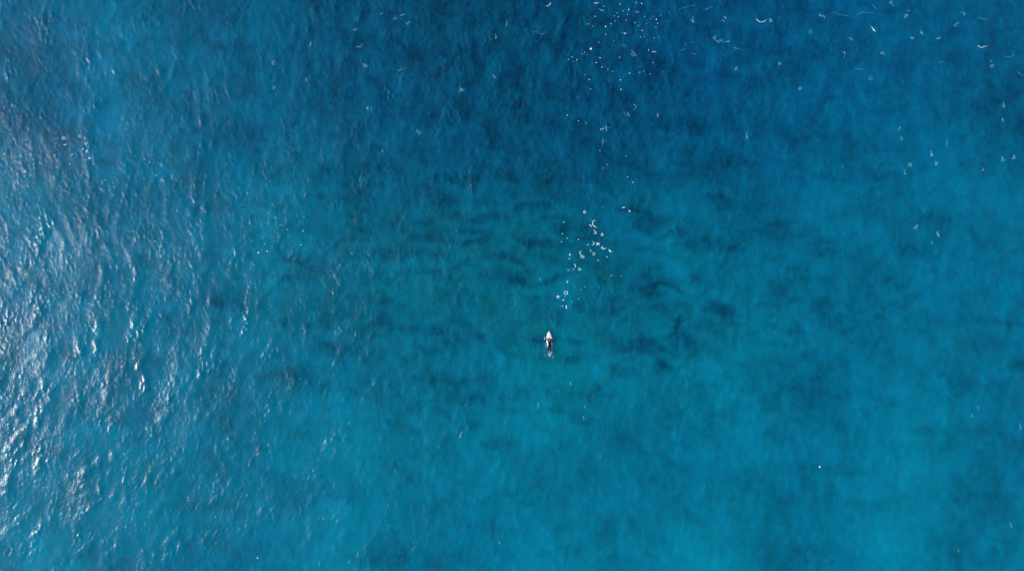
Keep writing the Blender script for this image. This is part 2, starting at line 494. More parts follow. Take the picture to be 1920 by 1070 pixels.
# three fins under the tail
def fin_mesh():
    bm = bmesh.new()
    prof = [(0, 0), (0.11, 0), (0.085, -.05), (0.035, -.10), (-0.02, -.125), (-0.015, -.08)]
    a = [bm.verts.new((0.004, y, z)) for y, z in prof]
    b = [bm.verts.new((-0.004, y, z)) for y, z in prof]
    bm.faces.new(a); bm.faces.new(b[::-1])
    for k in range(len(prof)):
        bm.faces.new((a[k], b[k], b[(k + 1) % 6], a[(k + 1) % 6]))
    bmesh.ops.recalc_face_normals(bm, faces=bm.faces)
    return bm
for fx, fy in ((0, -1.03), (-.13, -.80), (.13, -.80)):
    f = from_bm('fin', fin_mesh(), M_fin, board, False)
    f.location = (fx, fy, rocker(fy / BL + .5) - 0.02)
def tube(bm, pts, rads, seg=8):
    rings = []
    n = len(pts)
    P = [Vector(p) for p in pts]
    for i, p in enumerate(P):
        d = (P[min(i + 1, n - 1)] - P[max(i - 1, 0)]).normalized()
        up = Vector((0, 0, 1)) if abs(d.z) < 0.9 else Vector((1, 0, 0))
        s = d.cross(up).normalized(); u = s.cross(d)
        rings.append([bm.verts.new(p + (s * math.cos(2 * math.pi * k / seg) + u * math.sin(2 * math.pi * k / seg)) * rads[i]) for k in range(seg)])
    for i in range(n - 1):
        for k in range(seg):
            bm.faces.new((rings[i][k], rings[i][(k + 1) % seg], rings[i + 1][(k + 1) % seg], rings[i + 1][k]))
    bm.faces.new(rings[0][::-1]); bm.faces.new(rings[-1])
bm = bmesh.new()
lp = [(0.02, -1.06, .09), (0.10, -1.18, .03), (0.16, -1.34, .0), (0.12, -1.40, .03), (0.075, -1.30, .10)]
tube(bm, lp, [.004] * 5, 6)
bmesh.ops.recalc_face_normals(bm, faces=bm.faces)
from_bm('leash', bm, M_fin, board)

# ------------------------------------------------------------------ surfer
person = bpy.data.objects.new('person', None); col.objects.link(person)
person.location = (BX - 0.03, BY, board_h + 0.035)
person.rotation_euler = (0, 0, R(2.0))
person.scale = (1.1, 1.04, 1.04)
tag(person, 'surfer in a black wetsuit lying face down on a white board, paddling up the picture', 'person')

def ball(bm, c, r, sub=3):
    m = Matrix.Translation(c) @ Matrix.Diagonal((*r, 1))
    bmesh.ops.create_icosphere(bm, subdivisions=sub, radius=1, matrix=m)
def limb(bm, pts, rads, seg=14, flat=None):
    # dense tapered tube with round ends
    P = [Vector(p) for p in pts]
    q, rr = [], []
    for i in range(len(P) - 1):
        for k in range(6):
            t = k / 6
            q.append(P[i].lerp(P[i + 1], t)); rr.append(rads[i] * (1 - t) + rads[i + 1] * t)
    q.append(P[-1]); rr.append(rads[-1])
    tube(bm, q, rr, seg)
    for p, r in zip(P, rads):
        ball(bm, p, (r, r, r), 2)
bm = bmesh.new()
Bz = 0.075
# torso: chest raised a little, waist, hips
for y, z, rx, ry, rz in ((.13, .245, .165, .10, .085), (.05, .225, .185, .12, .10), (-.05, .205, .170, .12, .10), (-.16, .185, .150, .12, .09),
                         (-.28, .172, .140, .12, .085), (-.39, .170, .160, .12, .09), (-.48, .172, .172, .12, .10), (-.55, .168, .165, .10, .095)):
    ball(bm, (0, y, z), (rx, ry, rz))
limb(bm, [(-.19, .13, .245), (0, .15, .26), (.19, .13, .245)], [.065, .07, .065])
limb(bm, [(0, .14, .27), (0, .21, .315), (0, .25, .335)], [.062, .056, .056])       # neck
# head: looking forward, chin towards the nose of the board
HC = Vector((0, .30, .385))
ball(bm, HC, (.075, .098, .098))
ball(bm, HC + Vector((0, .045, -.05)), (.058, .07, .065))                             # jaw and face
limb(bm, [HC + Vector((0, .098, .0)), HC + Vector((0, .122, -.028))], [.010, .015], 8)   # nose
for s in (-1, 1):
    ball(bm, HC + Vector((s * .077, -.005, -.02)), (.010, .020, .030), 2)             # ear
    ball(bm, HC + Vector((s * .030, .088, .008)), (.013, .010, .008), 2)              # eye
limb(bm, [HC + Vector((-.022, .103, -.062)), HC + Vector((.022, .103, -.062))], [.008, .008], 8)   # lips
# legs
for s in (-1, 1):
    a = .02 if s > 0 else -.01
    limb(bm, [(s * .09, -.52, .165), (s * .105, -.75, .15), (s * .10, -.95, .135 + a)], [.090, .078, .056])
    limb(bm, [(s * .10, -.95, .135 + a), (s * .10, -1.10, .125 + a * 2), (s * .09, -1.33, .12 + a * 4)], [.056, .058, .036])
    limb(bm, [(s * .09, -1.33, .12 + a * 4), (s * .09, -1.37, .095 + a * 4), (s * .085, -1.50, .08 + a * 3)], [.038, .040, .026])
    for k in range(5):
        fx = s * .085 + (k - 2) * .016
        limb(bm, [(fx, -1.49, .08 + a * 3), (fx, -1.535 + abs(k - 1.5) * .006, .072 + a * 3)], [.011, .009], 8)
# arms: left reaching out to the stroke, right pulling through the water
def hand(bm, wrist, fwd, down, side):
    fwd, down = Vector(fwd).normalized(), Vector(down).normalized()
    lat = fwd.cross(down).normalized() * side
    W = Vector(wrist)
    palm = W + fwd * .05
    for k in range(4):
        o = lat * ((k - 1.5) * .020)
        limb(bm, [W + o * .5, W + fwd * .085 + o], [.019, .014], 8)
        ln = (.070, .080, .075, .058)[k]
        b = W + fwd * .085 + o
        c1 = b + fwd * ln * .5 + o * .12 + down * .004
        c2 = b + fwd * ln + o * .2 + down * .016
        limb(bm, [b, c1, c2], [.010, .009, .007], 8)
    b = W + fwd * .03 - lat * .030
    limb(bm, [b, b + fwd * .03 - lat * .028, b + fwd * .062 - lat * .034 + down * .01], [.013, .010, .008], 8)
LE, LW = (-.36, .20, .20), (-.46, .38, .07)
limb(bm, [(-.18, .13, .245), (-.275, .17, .235), LE], [.062, .052, .043])
limb(bm, [LE, (-.405, .28, .145), LW], [.043, .040, .028])
hand(bm, LW, (-.25, .75, -.55), (0, -.5, -1), 1)
RE, RW = (.345, .04, .12), (.355, -.19, -.03)
limb(bm, [(.18, .13, .245), (.27, .09, .195), RE], [.062, .052, .043])
limb(bm, [RE, (.35, -.07, .05), RW], [.043, .040, .028])
hand(bm, RW, (0, -.7, -.7), (0, .7, -.7), -1)
me = bpy.data.meshes.new('body'); bm.to_mesh(me); bm.free()
tmp = bpy.data.objects.new('body', me); col.objects.link(tmp)
rm = tmp.modifiers.new('r', 'REMESH'); rm.mode = 'VOXEL'; rm.voxel_size = 0.0085
sm = tmp.modifiers.new('s', 'SMOOTH'); sm.factor = 0.5; sm.iterations = 3
dg = bpy.context.evaluated_depsgraph_get()
body_me = bpy.data.meshes.new_from_object(tmp.evaluated_get(dg))
bpy.data.objects.remove(tmp); bpy.data.meshes.remove(me)
body_me.materials.clear()
body = link_mesh('body', body_me, M_skin, person)
bm0 = bmesh.new(); bm0.from_mesh(body_me)
LWv, RWv = Vector(LW), Vector(RW)
def shell(name, keep, off, mat):
    bm = bm0.copy()
    bm.normal_update()
    for v in bm.verts:
        v.co += v.normal * off(v.co) if callable(off) else v.normal * off
    kill = [f for f in bm.faces if not keep(f.calc_center_median())]
    bmesh.ops.delete(bm, geom=kill, context='FACES')
    return from_bm(name, bm, mat, person)
def in_suit(c):
    if c.y > .185 and abs(c.x) < .12 and c.z > .27: return False
    if (c - (LWv + Vector((-.025, .075, -.055)))).length < .10: return False
    if (c - (RWv + Vector((0, -.07, -.07)))).length < .10: return False
    if c.y < -1.33: return False
    return True
shell('wetsuit', in_suit, 0.005, M_suit)
def in_hair(c):
    d = c - HC
    return abs(c.x) < .1 and c.y > .2 and (d.z > .035 + max(0, d.y) * .7 or (d.y < -.02 and d.z > -.055))
shell('hair', in_hair, lambda c: .014 + .006 * mnoise.noise(c * 60), M_hair)
bm0.free()
# white mark between the shoulders of the wetsuit
bm = bmesh.new()
bmesh.ops.create_uvsphere(bm, u_segments=16, v_segments=8, radius=1, matrix=Matrix.Translation((0.0, .10, .340)) @ Matrix.Rotation(R(12), 4, 'X') @ Matrix.Diagonal((.062, .045, .006, 1)))
em = from_bm('emblem', bm, M_white, person)
em['label'] = 'small white mark between the shoulders of the wetsuit'

# ------------------------------------------------------------------ foam builders
def foam_blob_mesh(name, seed, sx, sy, sz, mat):
    bm = bmesh.new()
    bmesh.ops.create_icosphere(bm, subdivisions=2, radius=1)
    for v in bm.verts:
        n_ = 1 + 0.35 * mnoise.noise(v.co * 1.6 + Vector((seed * 7.1, seed, 0)))
        v.co = Vector((v.co.x * sx * n_, v.co.y * sy * n_, v.co.z * sz * n_))
    me = bpy.data.meshes.new(name); bm.to_mesh(me); bm.free()
    me.materials.append(mat)
    me.polygons.foreach_set('use_smooth', [True] * len(me.polygons))
    return me

def foam_line(name, lines, width, mat, label, cat, group, seed=0, flat=0.35):
    width *= 0.95
    """lines: polylines in photo px; a low ragged ridge of foam lying on the water"""
    cx = sum(p[0] for l in lines for p in l) / sum(len(l) for l in lines)
    cy = sum(p[1] for l in lines for p in l) / sum(len(l) for l in lines)
    ox, oy = px(cx, cy)
    oz = height(ox, oy)
    bm = bmesh.new()
    rr = random.Random(seed * 31 + int(cx * 7 + cy * 3))
    for ln in lines:
        P = [Vector((*px(*p), 0)) for p in ln]
        if len(P) == 1:
            P = [P[0], P[0] + Vector((.05, .02, 0))]
        # Catmull-Rom resample
        q = []
        n = len(P)
        for i in range(n - 1):
            p0, p1, p2, p3 = P[max(i - 1, 0)], P[i], P[i + 1], P[min(i + 2, n - 1)]
            if P[0] == P[-1]:
                p0 = P[i - 1] if i else P[-2]
                p3 = P[i + 2] if i + 2 < n else P[1]
            ns = max(3, int((p2 - p1).length / .07))
            for k in range(ns):
                t = k / ns
                q.append(0.5 * (2 * p1 + (p2 - p0) * t + (2 * p0 - 5 * p1 + 4 * p2 - p3) * t * t + (3 * p1 - p0 - 3 * p2 + p3) * t ** 3))
        q.append(P[-1])
        m = len(q); rings = []
        closed = (P[0] - P[-1]).length < 1e-5
        for i, p in enumerate(q):
            d = (q[min(i + 1, m - 1)] - q[max(i - 1, 0)])
            d = d.normalized() if d.length else Vector((1, 0, 0))
            s = Vector((-d.y, d.x, 0))
            e = i / (m - 1)
            taper = 1 if closed else (0.35 + 0.65 * math.sin(math.pi * min(max(e, .02), .98)) ** 0.6)
            r = width / 2 * taper * rr.uniform(.65, 1.35)
            z = height(p.x, p.y) - oz + .01
            jit = s * rr.uniform(-.2, .2) * width
            c = Vector((p.x - ox, p.y - oy, z)) + jit
            rings.append([bm.verts.new(c + s * math.cos(a) * r + Vector((0, 0, math.sin(a) * r * flat))) for a in [k * math.pi / 3 for k in range(6)]])
        for i in range(m - 1):
            for k in range(6):
                bm.faces.new((rings[i][k], rings[i][(k + 1) % 6], rings[i + 1][(k + 1) % 6], rings[i + 1][k]))
        bm.faces.new(rings[0][::-1]); bm.faces.new(rings[-1])
    bmesh.ops.recalc_face_normals(bm, faces=bm.faces)
    o = from_bm(name, bm, mat)
    o.location = (ox, oy, oz)
    return tag(o, label, cat, group)

def zl(pts, x0, y0, s):
    return [(x0 + a / s, y0 + b / s) for a, b in pts]
def ringpts(cx, cy, r, n=9, a0=0, a1=360, ex=1.0):
    return [(cx + r * math.cos(R(a0 + (a1 - a0) * k / n)) * ex, cy - r * math.sin(R(a0 + (a1 - a0) * k / n))) for k in range(n)] + \
           ([(cx + r * math.cos(R(a0)) * ex, cy - r * math.sin(R(a0)))] if a1 - a0 == 360 else [(cx + r * math.cos(R(a1)) * ex, cy - r * math.sin(R(a1)))])

# ------------------------------------------------------------------ foam flecks ahead of the surfer
G1 = 'white foam flecks drifting ahead of the surfer'
C = (1000, 370, 4.65)
flecks = [
 ([ringpts(448,127,9)], .085, 'small white foam ring alone above the large hook of foam'),
 ([[(775,91),(788,86),(802,88)]], .10, 'short flat dash of white foam, highest of the flecks ahead of the surfer'),
 ([[(830,112),(842,114),(843,124),(832,124)]], .09, 'small curled foam fleck at the far upper right of the drifting flecks'),
 ([[(543,210),(536,198),(522,206),(518,226),(528,248),(556,264)]], .085, 'largest foam fleck, a long white hook curled at its top'),
 ([[(485,238),(500,241),(506,250),(514,255)]], .085, 'bent white foam dash just left of the large hook of foam'),
 ([[(530,281),(534,298),(547,299),(549,311),(538,318),(529,311)]], .085, 'white foam curl shaped like a letter b under the large hook'),
 ([[(591,321),(600,314),(608,325),(598,334),(590,327)]], .09, 'small white foam loop right of the b shaped curl'),
 ([[(470,416),(483,407)]], .11, 'short slanting foam stroke at the left end of the foam arc'),
 ([[(516,384),(527,392),(529,404),(522,414),(510,416)]], .085, 'white foam arc open to the left beside the blocky fleck'),
 ([[(552,395),(566,404),(580,414)],[(580,394),(566,404),(552,414)],[(558,404),(577,404)]], .14, 'blocky white foam fleck spread like a small star'),
 ([[(592,436),(603,445),(622,448),(637,438)],[(600,428),(612,438)]], .13, 'thick white foam crescent with a long tail, right of the blocky fleck'),
 ([[(658,453),(668,464),(688,472)],[(664,470),(680,472)]], .13, 'thick wedge of white foam at the right end of the foam arc'),
 ([[(504,455),(497,475)]], .085, 'upright straight foam stroke below the foam arc'),
 ([[(514,481),(529,482),(538,492),(528,502),(515,497)]], .085, 'white foam hook curled like a letter s below the foam arc'),
 ([[(426,471),(410,468),(403,480),(414,494),(420,505),(419,519),(432,526),(443,519),(434,508),(424,506)]], .085, 'tall double loop of white foam like a figure eight'),
 ([[(324,487),(315,498),(326,507)]], .085, 'small white foam angle open to the right, left of the double loop'),
 ([[(319,530),(311,538)]], .10, 'tiny slanting foam stroke below the small foam angle'),
 ([[(352,584),(363,584),(369,597),(362,611)]], .085, 'white foam arc like a bracket, left of the cup shaped fleck'),
 ([[(356,620),(348,630)]], .08, 'tiny foam stroke under the bracket shaped arc'),
 ([[(398,611),(394,622),(403,633),(414,629),(418,617)],[(406,618),(404,612)]], .085, 'cup shaped white foam fleck open upward'),
 ([[(300,628),(313,638)]], .09, 'small foam stroke slanting down to the right, left of the cup shaped fleck'),
 ([[(285,735),(297,735),(305,724)],[(297,735),(302,745)]], .09, 'white foam fleck forked like a letter y'),
 ([ringpts(285,830,14)], .085, 'largest round foam ring, nearest above the surfer'),
 ([[(202,864),(214,858),(226,864),(216,876),(205,868)],[(210,866),(220,868)]], .10, 'heart shaped white foam fleck left below the large ring'),
 ([[(256,902),(263,894),(275,886)],[(258,890),(264,896)]], .10, 'knotted white foam fleck right below the large ring'),
 ([[(287,940),(291,954),(290,970)]], .14, 'thick upright foam bar, lowest large fleck before the surfer'),
]
for i, (ls, wd, lb) in enumerate(flecks):
    foam_line('foam_fleck', [zl(l, *C) for l in ls], wd * .82, M_foam, lb, 'foam fleck', G1, i)
# flecks at the left
G2 = 'white foam flecks on the rough water at the left'
D = (80, 230, 7.133)
left = [
 ([ringpts(288,208,17)], .085, 'white foam ring at the left, topmost fleck on the left edge of its cluster'),
 ([ringpts(515,180,19, 8, 20, 310)], .07, 'white foam circle with a gap, topmost of the left flecks'),
 ([[(280,302),(295,296),(300,306),(312,288),(326,290)]], .11, 'zigzag of white foam under the left ring'),
 ([[(621,270),(603,268),(597,286),(580,288),(594,309)]], .10, 'twisted white foam fleck like an s below the gapped circle'),
 ([[(532,352),(543,352),(556,360)]], .14, 'plump white foam dash between two twisted flecks'),
 ([[(619,366),(604,370),(600,386),(586,388),(596,406)]], .13, 'thick lumpy foam fleck above the triangular one'),
 ([[(620,466),(642,472),(632,494),(624,474)]], .12, 'triangular lump of white foam at the left'),
 ([[(388,431),(412,418)]], .11, 'thin slanting foam dash in the middle of the left flecks'),
 ([[(113,386),(124,373)]], .10, 'upper of two short foam strokes at the far left'),
 ([[(170,442),(180,428)]], .12, 'lower of two short foam strokes at the far left'),
 ([[(183,588),(188,600)]], .16, 'round drop of white foam at the lower left of the left flecks'),
 ([[(159,714),(153,728),(147,750)]], .10, 'upright white foam stroke, lowest of the left flecks'),
 ([[(356,556),(374,550)]], .09, 'faint short foam dash below the thin slanting one'),
 ([[(948,865),(966,855)]], .11, 'lone slanting foam dash below and right of the left flecks'),
 ([[(1353,482),(1368,494)]], .11, 'upper of two foam dashes slanting to the right'),
 ([[(1432,524),(1442,538)]], .11, 'lower of two foam dashes slanting to the right'),
]
for i, (ls, wd, lb) in enumerate(left):
    foam_line('foam_fleck', [zl(l, *D) for l in ls], wd * .82, M_foam, lb, 'foam fleck', G2, i + 50)

# tiny round specks: copies of six shared meshes
speck_me = [foam_blob_mesh('foam_speck', k, 1.0, random.uniform(.7, 1.0), .5, M_foam) for k in range(6)]
def specks(pts, x0, y0, s, size, label, group):
    for p in pts:
        a, b = p[0], p[1]
        k = p[2] if len(p) > 2 else 1.0
        x, y = px(x0 + a / s, y0 + b / s)
        o = bpy.data.objects.new('foam_speck', random.choice(speck_me))
        col.objects.link(o)
        r = size * k * random.uniform(.85, 1.1)
        o.scale = (r, r, r)
        o.rotation_euler = (0, 0, random.uniform(0, 6.28))
        o.location = (x, y, height(x, y) + .012)
        tag(o, label, 'foam speck', group)
specks([(267,215),(255,317),(297,355,.9),(246,386),(395,367),(643,517,1.1),(565,548,1.1),(389,686,.6),(679,680,.75),(768,682,.7),(446,777,.7),
        (415,803,.8),(360,783,.5),(395,884,.9),(334,908,.7),(328,962,.6),(276,862,.6),(256,947,.95),(605,86,.6),(165,287,.5),(570,936,.4)], *C, .064,
       'tiny round white foam speck among the flecks ahead of the surfer', 'tiny specks ahead of the surfer')
specks([(582,505,1.2),(100,460),(88,778),(345,205,.9),(170,328,.8),(172,215,.7),(831,768,1.15),(885,900,1.1),(1524,705,1.2),(1355,745),(1234,455,.9),
        (1510,845,.8),(1470,312,.7),(1374,180,.7),(1645,1037,.8),(400,850,.7),(1245,350,.7)], *D, .062,
       'tiny round white foam speck on the rough water at the left', 'tiny specks at the left')
specks([(201,18),(355,82,.6),(586,193,1),(525,328,.9),(629,396,1.1),(516,477,.8),(234,482,1.1),(170,522,.8),(455,539,.8),(702,513,.7),(820,577,1.1),
        (1071,379,.9),(1052,467,.7),(1056,599,1.1),(682,693,.8),(270,754,.9),(460,800,1.1),(1028,813,1),(1076,867,.8),(151,115,.6),(105,190,.6),
        (323,539,.5),(827,686,.5)], 440, 360, 8.23, .06,
       'tiny white foam speck scattered left of the middle of the water', 'tiny specks left of the middle')
T1 = (1050, 0, 8.915)
specks([(1007,70),(1275,52),(1366,64,1.1),(1151,165,1.1),(1059,185,.9),(953,221,.8),(1125,251,.7),(976,283,.9),(591,281,.9),(1416,278,1.1),(1614,328,1.3),
        (1632,391,.8),(921,357,.9),(1101,348,.9),(857,403,1),(1253,383,1.1),(1311,433,.8),(472,405,1.1),(764,448,1.4),(1603,458,1),(1376,512,1.1),
        (1052,550,.7),(766,578,.9),(1344,625,1),(654,707,.8),(902,684,.6),(373,900,1),(415,880,.8),(205,955,.8),(145,995,.8),(285,1000,1),(673,967,1.2),
        (607,1050,1.3),(998,963,1),(1482,838,1),(1554,1052,1),(1412,615,.6),(1580,632,.7),(228,1030,.6),(460,918,.6),(1515,315,.7),(1550,275,.6),
        (1688,255,.6),(912,264,.6),(1448,398,.6),(1650,622,.5),(545,448,.5)], *T1, .058,
       'tiny white foam speck in the scatter on dark water at the top', 'tiny specks at the top')
specks([(308,27),(357,48,.8),(202,131,1.2),(538,79,1.1),(624,70,.9),(653,64,.6),(462,134,1.3),(213,210,.9),(467,213,1),(18,431,.8),(109,477,.9),(175,493,1),
        (301,546,1.4),(319,541,.8),(290,723,1),(350,840,.6),(312,872,.6),(522,944,1),(566,990,1),(508,769,.6),(397,65,.7),(709,86,.7),(822,68,.6),
        (166,89,.6),(100,275,.5)], 1060, 120, 4.46, .060,
       'tiny white foam speck between the top scatter and the dark reef', 'tiny specks in the upper middle')
def single(x, y, k, label):
    specks([(x, y, k)], 0, 0, 1, .085, label, None)
single(1537.6, 874.7, 1.15, 'single bright white speck alone on the calm water at lower right')
single(483.5, 1045, 1.0, 'single white speck near the bottom edge, left of centre')
single(485, 473.5, 1.3, 'lower of two larger white specks left of the middle')
single(501.3, 470.8, 1.2, 'oblong white speck beside a rounder one left of the middle')
single(200, 434, .8, 'lone white speck below the left flecks on the rough water')
single(291, 452, .8, 'lone white speck between the left flecks and the middle specks')
single(937, 1016, .7, 'faint white speck at the bottom edge near the centre')
foam_line('foam_fleck', [[(1106, 92), (1108.6, 92.5), (1109.5, 89.5)]], .15, M_foam, 'small white foam hook, largest speck of the top scatter', 'foam fleck', None, 3)
foam_line('foam_fleck', [[(1171.5, 64.4), (1173, 61.8)]], .14, M_foam, 'oblong white foam fleck amid the dark water at the top', 'foam fleck', None, 4)

# ------------------------------------------------------------------ thin foam crests, with glints of the upper right crests built in as foam
G3 = 'thin foam lines on the small wave crests'
crest = [
 ([[(1024,12),(1029,11),(1033,5)]], .13, 'curved white foam crest at the top edge, above the wavy foam line'),
 ([[(1114,6),(1119,7),(1123,5)]], .13, 'short smile shaped foam crest at the top edge'),
 ([[(1000,60),(1008,61),(1014,64),(1019,64),(1021,60)]], .10, 'wavy white foam line at the top left of the dark water'),
 ([[(1418,36),(1424,41),(1431,41),(1438,37)]], .12, 'smile shaped white foam crest at the top, right of centre'),
 ([[(1320,18),(1326,17),(1333,13)]], .10, 'short rising foam dash at the top right of centre'),
 ([[(1565,23),(1575,28),(1585,29),(1595,31)]], .09, 'long thin foam crest sloping down to the right at the top right'),
 ([[(1634,50),(1638,55),(1642,60)],[(1637,56),(1641,57)]], .14, 'bright forked foam crest in the upper right'),
 ([[(1608,26),(1620,23),(1630,25),(1637,24)]], .08, 'thin wavering foam line just left of the forked crest'),
 ([[(1634,9),(1638,13),(1642,17)]], .09, 'short foam stroke above the forked crest'),
 ([[(1832,33),(1840,35),(1846,37),(1851,37)]], .11, 'pale foam crest near the top right corner'),
 ([[(1833,86),(1841,90),(1843,88),(1850,87)]], .13, 'wing shaped white foam crest near the right edge'),
 ([[(1761,116),(1765,118)],[(1768,115),(1771,119)]], .10, 'pair of short parallel foam strokes at the upper right'),
 ([[(1883,105),(1888,107),(1895,106),(1902,103)]], .09, 'ragged foam line close to the right edge'),
 ([[(1908,134),(1911,138),(1919,142)]], .11, 'foam crest running out of the right edge'),
 ([[(1600,126),(1606,129),(1618,131)]], .10, 'foam crest with a thin tail left of the small loop'),
 ([ringpts(1632,147,3,8)], .09, 'small open loop of foam in the upper right'),
 ([[(1774,260),(1776,266),(1775,273)]], .10, 'upright bowed foam line at the right'),
 ([[(1578,309),(1580,313),(1581,317)]], .10, 'short upright foam stroke at right, above the calm water'),
 ([[(1276,95),(1281,94),(1284,90)]], .11, 'foam kink at the top right of the speck scatter'),
 ([[(1283,81),(1287,86)]], .10, 'short foam stroke above the foam kink'),
 ([[(1295,78),(1302,80)]], .10, 'short flat foam dash right of the foam kink'),
 ([[(1295,98),(1305,103)]], .11, 'sloping foam dash below right of the foam kink'),
 ([[(1372,88),(1382,91),(1394,93)],[(1376,93),(1384,90)]], .08, 'long crossed foam line on dark water at the top'),
 ([[(1223,98),(1227,97),(1231,98.5)]], .12, 'short flat foam dash under the speck scatter'),
 ([[(1291,12),(1297,11),(1303,10)],[(1272,18),(1281,15),(1291,12)],[(1252,26),(1258,22)]], .08, 'long broken foam line rising to the right at the top edge'),
]
for i, (ls, wd, lb) in enumerate(crest):
    foam_line('foam_crest', ls, wd * .55, M_foam if wd >= .12 else M_thin, lb, 'foam crest', G3, i + 90)
wisps = [(1129,20,9,-25),(1195,24,6,-5),(1359.5,33,8,-25),(1170,85,7,10),(1188,101,9,-10),(1352,76,8,0),(1366,78,7,-15),(1340,74,6,5),(1444,40,5,-60),
 (1593,72,5,-15),(1670,5,6,20),(1711,72,8,10),(1807,25,6,-70),(1793,45,7,20),(1859,122,6,-10),(1499,166,7,75),(1585,100,5,80),(1882,198,8,-75),
 (1880,226,8,-55),(1746,291,7,-80),(1755,306,9,-75),(1709,308,8,80),(1697,323,10,-85),(1686,244,5,-85),(1689,259,6,85),(1842,318,8,80),(1879,299,8,80),
 (1902,294,6,80),(1747,455,8,-70),(1760,440,12,-75),(1718,425,8,-85),(1822,779,8,-70),(1833,764,7,-80),(1913,799,12,-85),(1896,984,12,-75),(1796,1032,6,-80),
 (1190,199,9,-55),(1177,214,9,-80),(1233,216,9,85),(1137,241,14,-85),(1130,266,14,85),(1400,254,12,-85),
 (514,118,12,70),(668,56,8,60),(580,84,12,50),(672,89,13,0),(715,27,7,0),(756,28,11,15),(763,44,6,-50),(683,123,8,-50),(951,44,11,85),(931,71,8,45),
 (575,151,9,80),(514,165,10,70),(865,168,9,-60),(689,202,10,80),(753,130,18,15),(927,144,8,-55),(785,248,8,80),(740,35,8,20),
 (544,773,13,80),(653,793,7,85),(741,881,6,60),(626,909,12,-85),(606,923,8,-80),(670,1039,13,75),(655,1053,7,70),(606,970,9,-80),(727,947,6,80),
 (1070,719,7,-80),(1008,760,12,82),(1097,762,5,-80),(1094,783,8,-80),(1013,525,7,-70),(1380,130,6,-30),(1463,120,7,-40),(1520,60,8,10),(1700,30,8,-30),
 (1729,60,9,-60),(1760,72,8,10),(1540,30,6,-40),(1655,100,6,-30),(1300,40,7,-60)]
groups = {
 'a': ('short faint wisp of foam on the dark water along the top', 'faint wisps along the top'),
 'b': ('short faint upright wisp of foam at the right side', 'faint wisps at the right side'),
 'c': ('short faint upright wisp of foam on the lower left water', 'faint wisps at the lower left'),
 'd': ('short faint wisp of foam on the water around the surfer', 'faint wisps around the surfer')}
for i, (a, b, ln, ang) in enumerate(wisps):  # streaks at the upper right stand for foam and crest glints together
    k = 'b' if (a > 1600 and b > 150) else ('c' if (a < 900 and b > 500) else ('d' if (b > 450) else 'a'))
    ca, sa = math.cos(R(ang)), -math.sin(R(ang))
    bend = random.uniform(-1.3, 1.3)
    pts = [(a - ca * ln / 2, b - sa * ln / 2), (a - sa * bend, b + ca * bend), (a + ca * ln / 2, b + sa * ln / 2)]
    strokes = [pts]
    if b < 450:                                   # broken little lines of the same crest
        for q in range(random.randint(1, 4)):
            a2, b2 = a + random.gauss(0, 2.6), b + random.gauss(0, 2.4)
            an = R(ang + random.gauss(0, 35)); l2 = random.uniform(1.5, 4.5)
            strokes.append([(a2 - math.cos(an) * l2, b2 + math.sin(an) * l2), (a2 + random.uniform(-.8, .8), b2 + random.uniform(-.8, .8)),
                            (a2 + math.cos(an) * l2, b2 - math.sin(an) * l2)])
    foam_line('foam_wisp', strokes, random.uniform(.07, .13), M_thin if k != 'a' else M_thin, groups[k][0], 'foam wisp', groups[k][1], i + 200)

# ------------------------------------------------------------------ small foam bits get a label from the mark they lie next to
MARKS = [(1096.3,397.3,'the small foam ring'),(1169.5,389,'the flat foam dash'),(1180,395.4,'the curled foam fleck'),(1115,420,'the large foam hook'),
 (1116,434.5,'the b shaped foam curl'),(1128.7,439.5,'the small foam loop'),(1121.7,456.9,'the blocky foam fleck'),(1132,464,'the thick foam crescent'),
 (1144.8,470,'the foam wedge'),(1113,475.5,'the s shaped foam hook'),(1091,478,'the double foam loop'),(1069,477,'the small foam angle'),
 (1077.5,498.5,'the bracket shaped foam arc'),(1087.3,503.4,'the cup shaped fleck'),(1066,506,'the small slanting foam stroke'),(1063.7,528,'the y shaped fleck'),
 (1061.3,548.5,'the large round foam ring'),(1046,555.8,'the heart shaped fleck'),(1057,562,'the knotted fleck'),(1062.5,575,'the thick foam bar'),
 (120.4,259,'the left foam ring'),(152,255,'the gapped foam circle'),(122.5,271.5,'the zigzag of foam'),(164,269.5,'the twisted foam fleck'),
 (156,279.5,'the plump foam dash'),(164.5,284,'the lumpy foam fleck'),(168.5,297,'the triangular foam lump'),(136,290,'the thin foam dash'),
 (106,313.5,'the round foam drop'),(102,332.5,'the upright foam stroke'),(270.8,298.4,'the pair of slanting foam dashes'),(214,350.6,'the lone slanting dash'),
 (1028.5,9,'the curved crest at the top edge'),(1118.5,6,'the smile shaped crest at the top edge'),(1012,62,'the wavy foam line'),(1427,39,'the wide smile shaped crest'),
 (1326,17,'the rising foam dash'),(1580,28,'the long sloping crest'),(1638.5,55.5,'the bright forked crest'),(1844,36,'the pale crest near the corner'),
 (1842,88,'the wing shaped crest'),(1766,117,'the pair of parallel foam strokes'),(1889,105,'the ragged foam line'),(1632,147,'the small open foam loop'),
 (1775,266,'the bowed foam line'),(1580,313,'the short upright stroke'),(1280,92,'the foam kink'),(1383,91,'the long crossed foam line'),
 (1227,98,'the flat dash under the scatter'),(1281,16,'the long broken foam line'),(1108,91,'the small foam hook of the top scatter'),(1172,63,'the oblong foam fleck at the top'),
 (1537.6,874.7,'the single bright speck'),(493,472,'the two larger specks'),(1031,640,'the surfer')]
DIRS = ['right of', 'up and right of', 'above', 'up and left of', 'left of', 'down and left of', 'below', 'down and right of']
small = [o for o in col.objects if o.get('category') in ('foam speck', 'foam wisp') and o.get('group')]
taken = {}
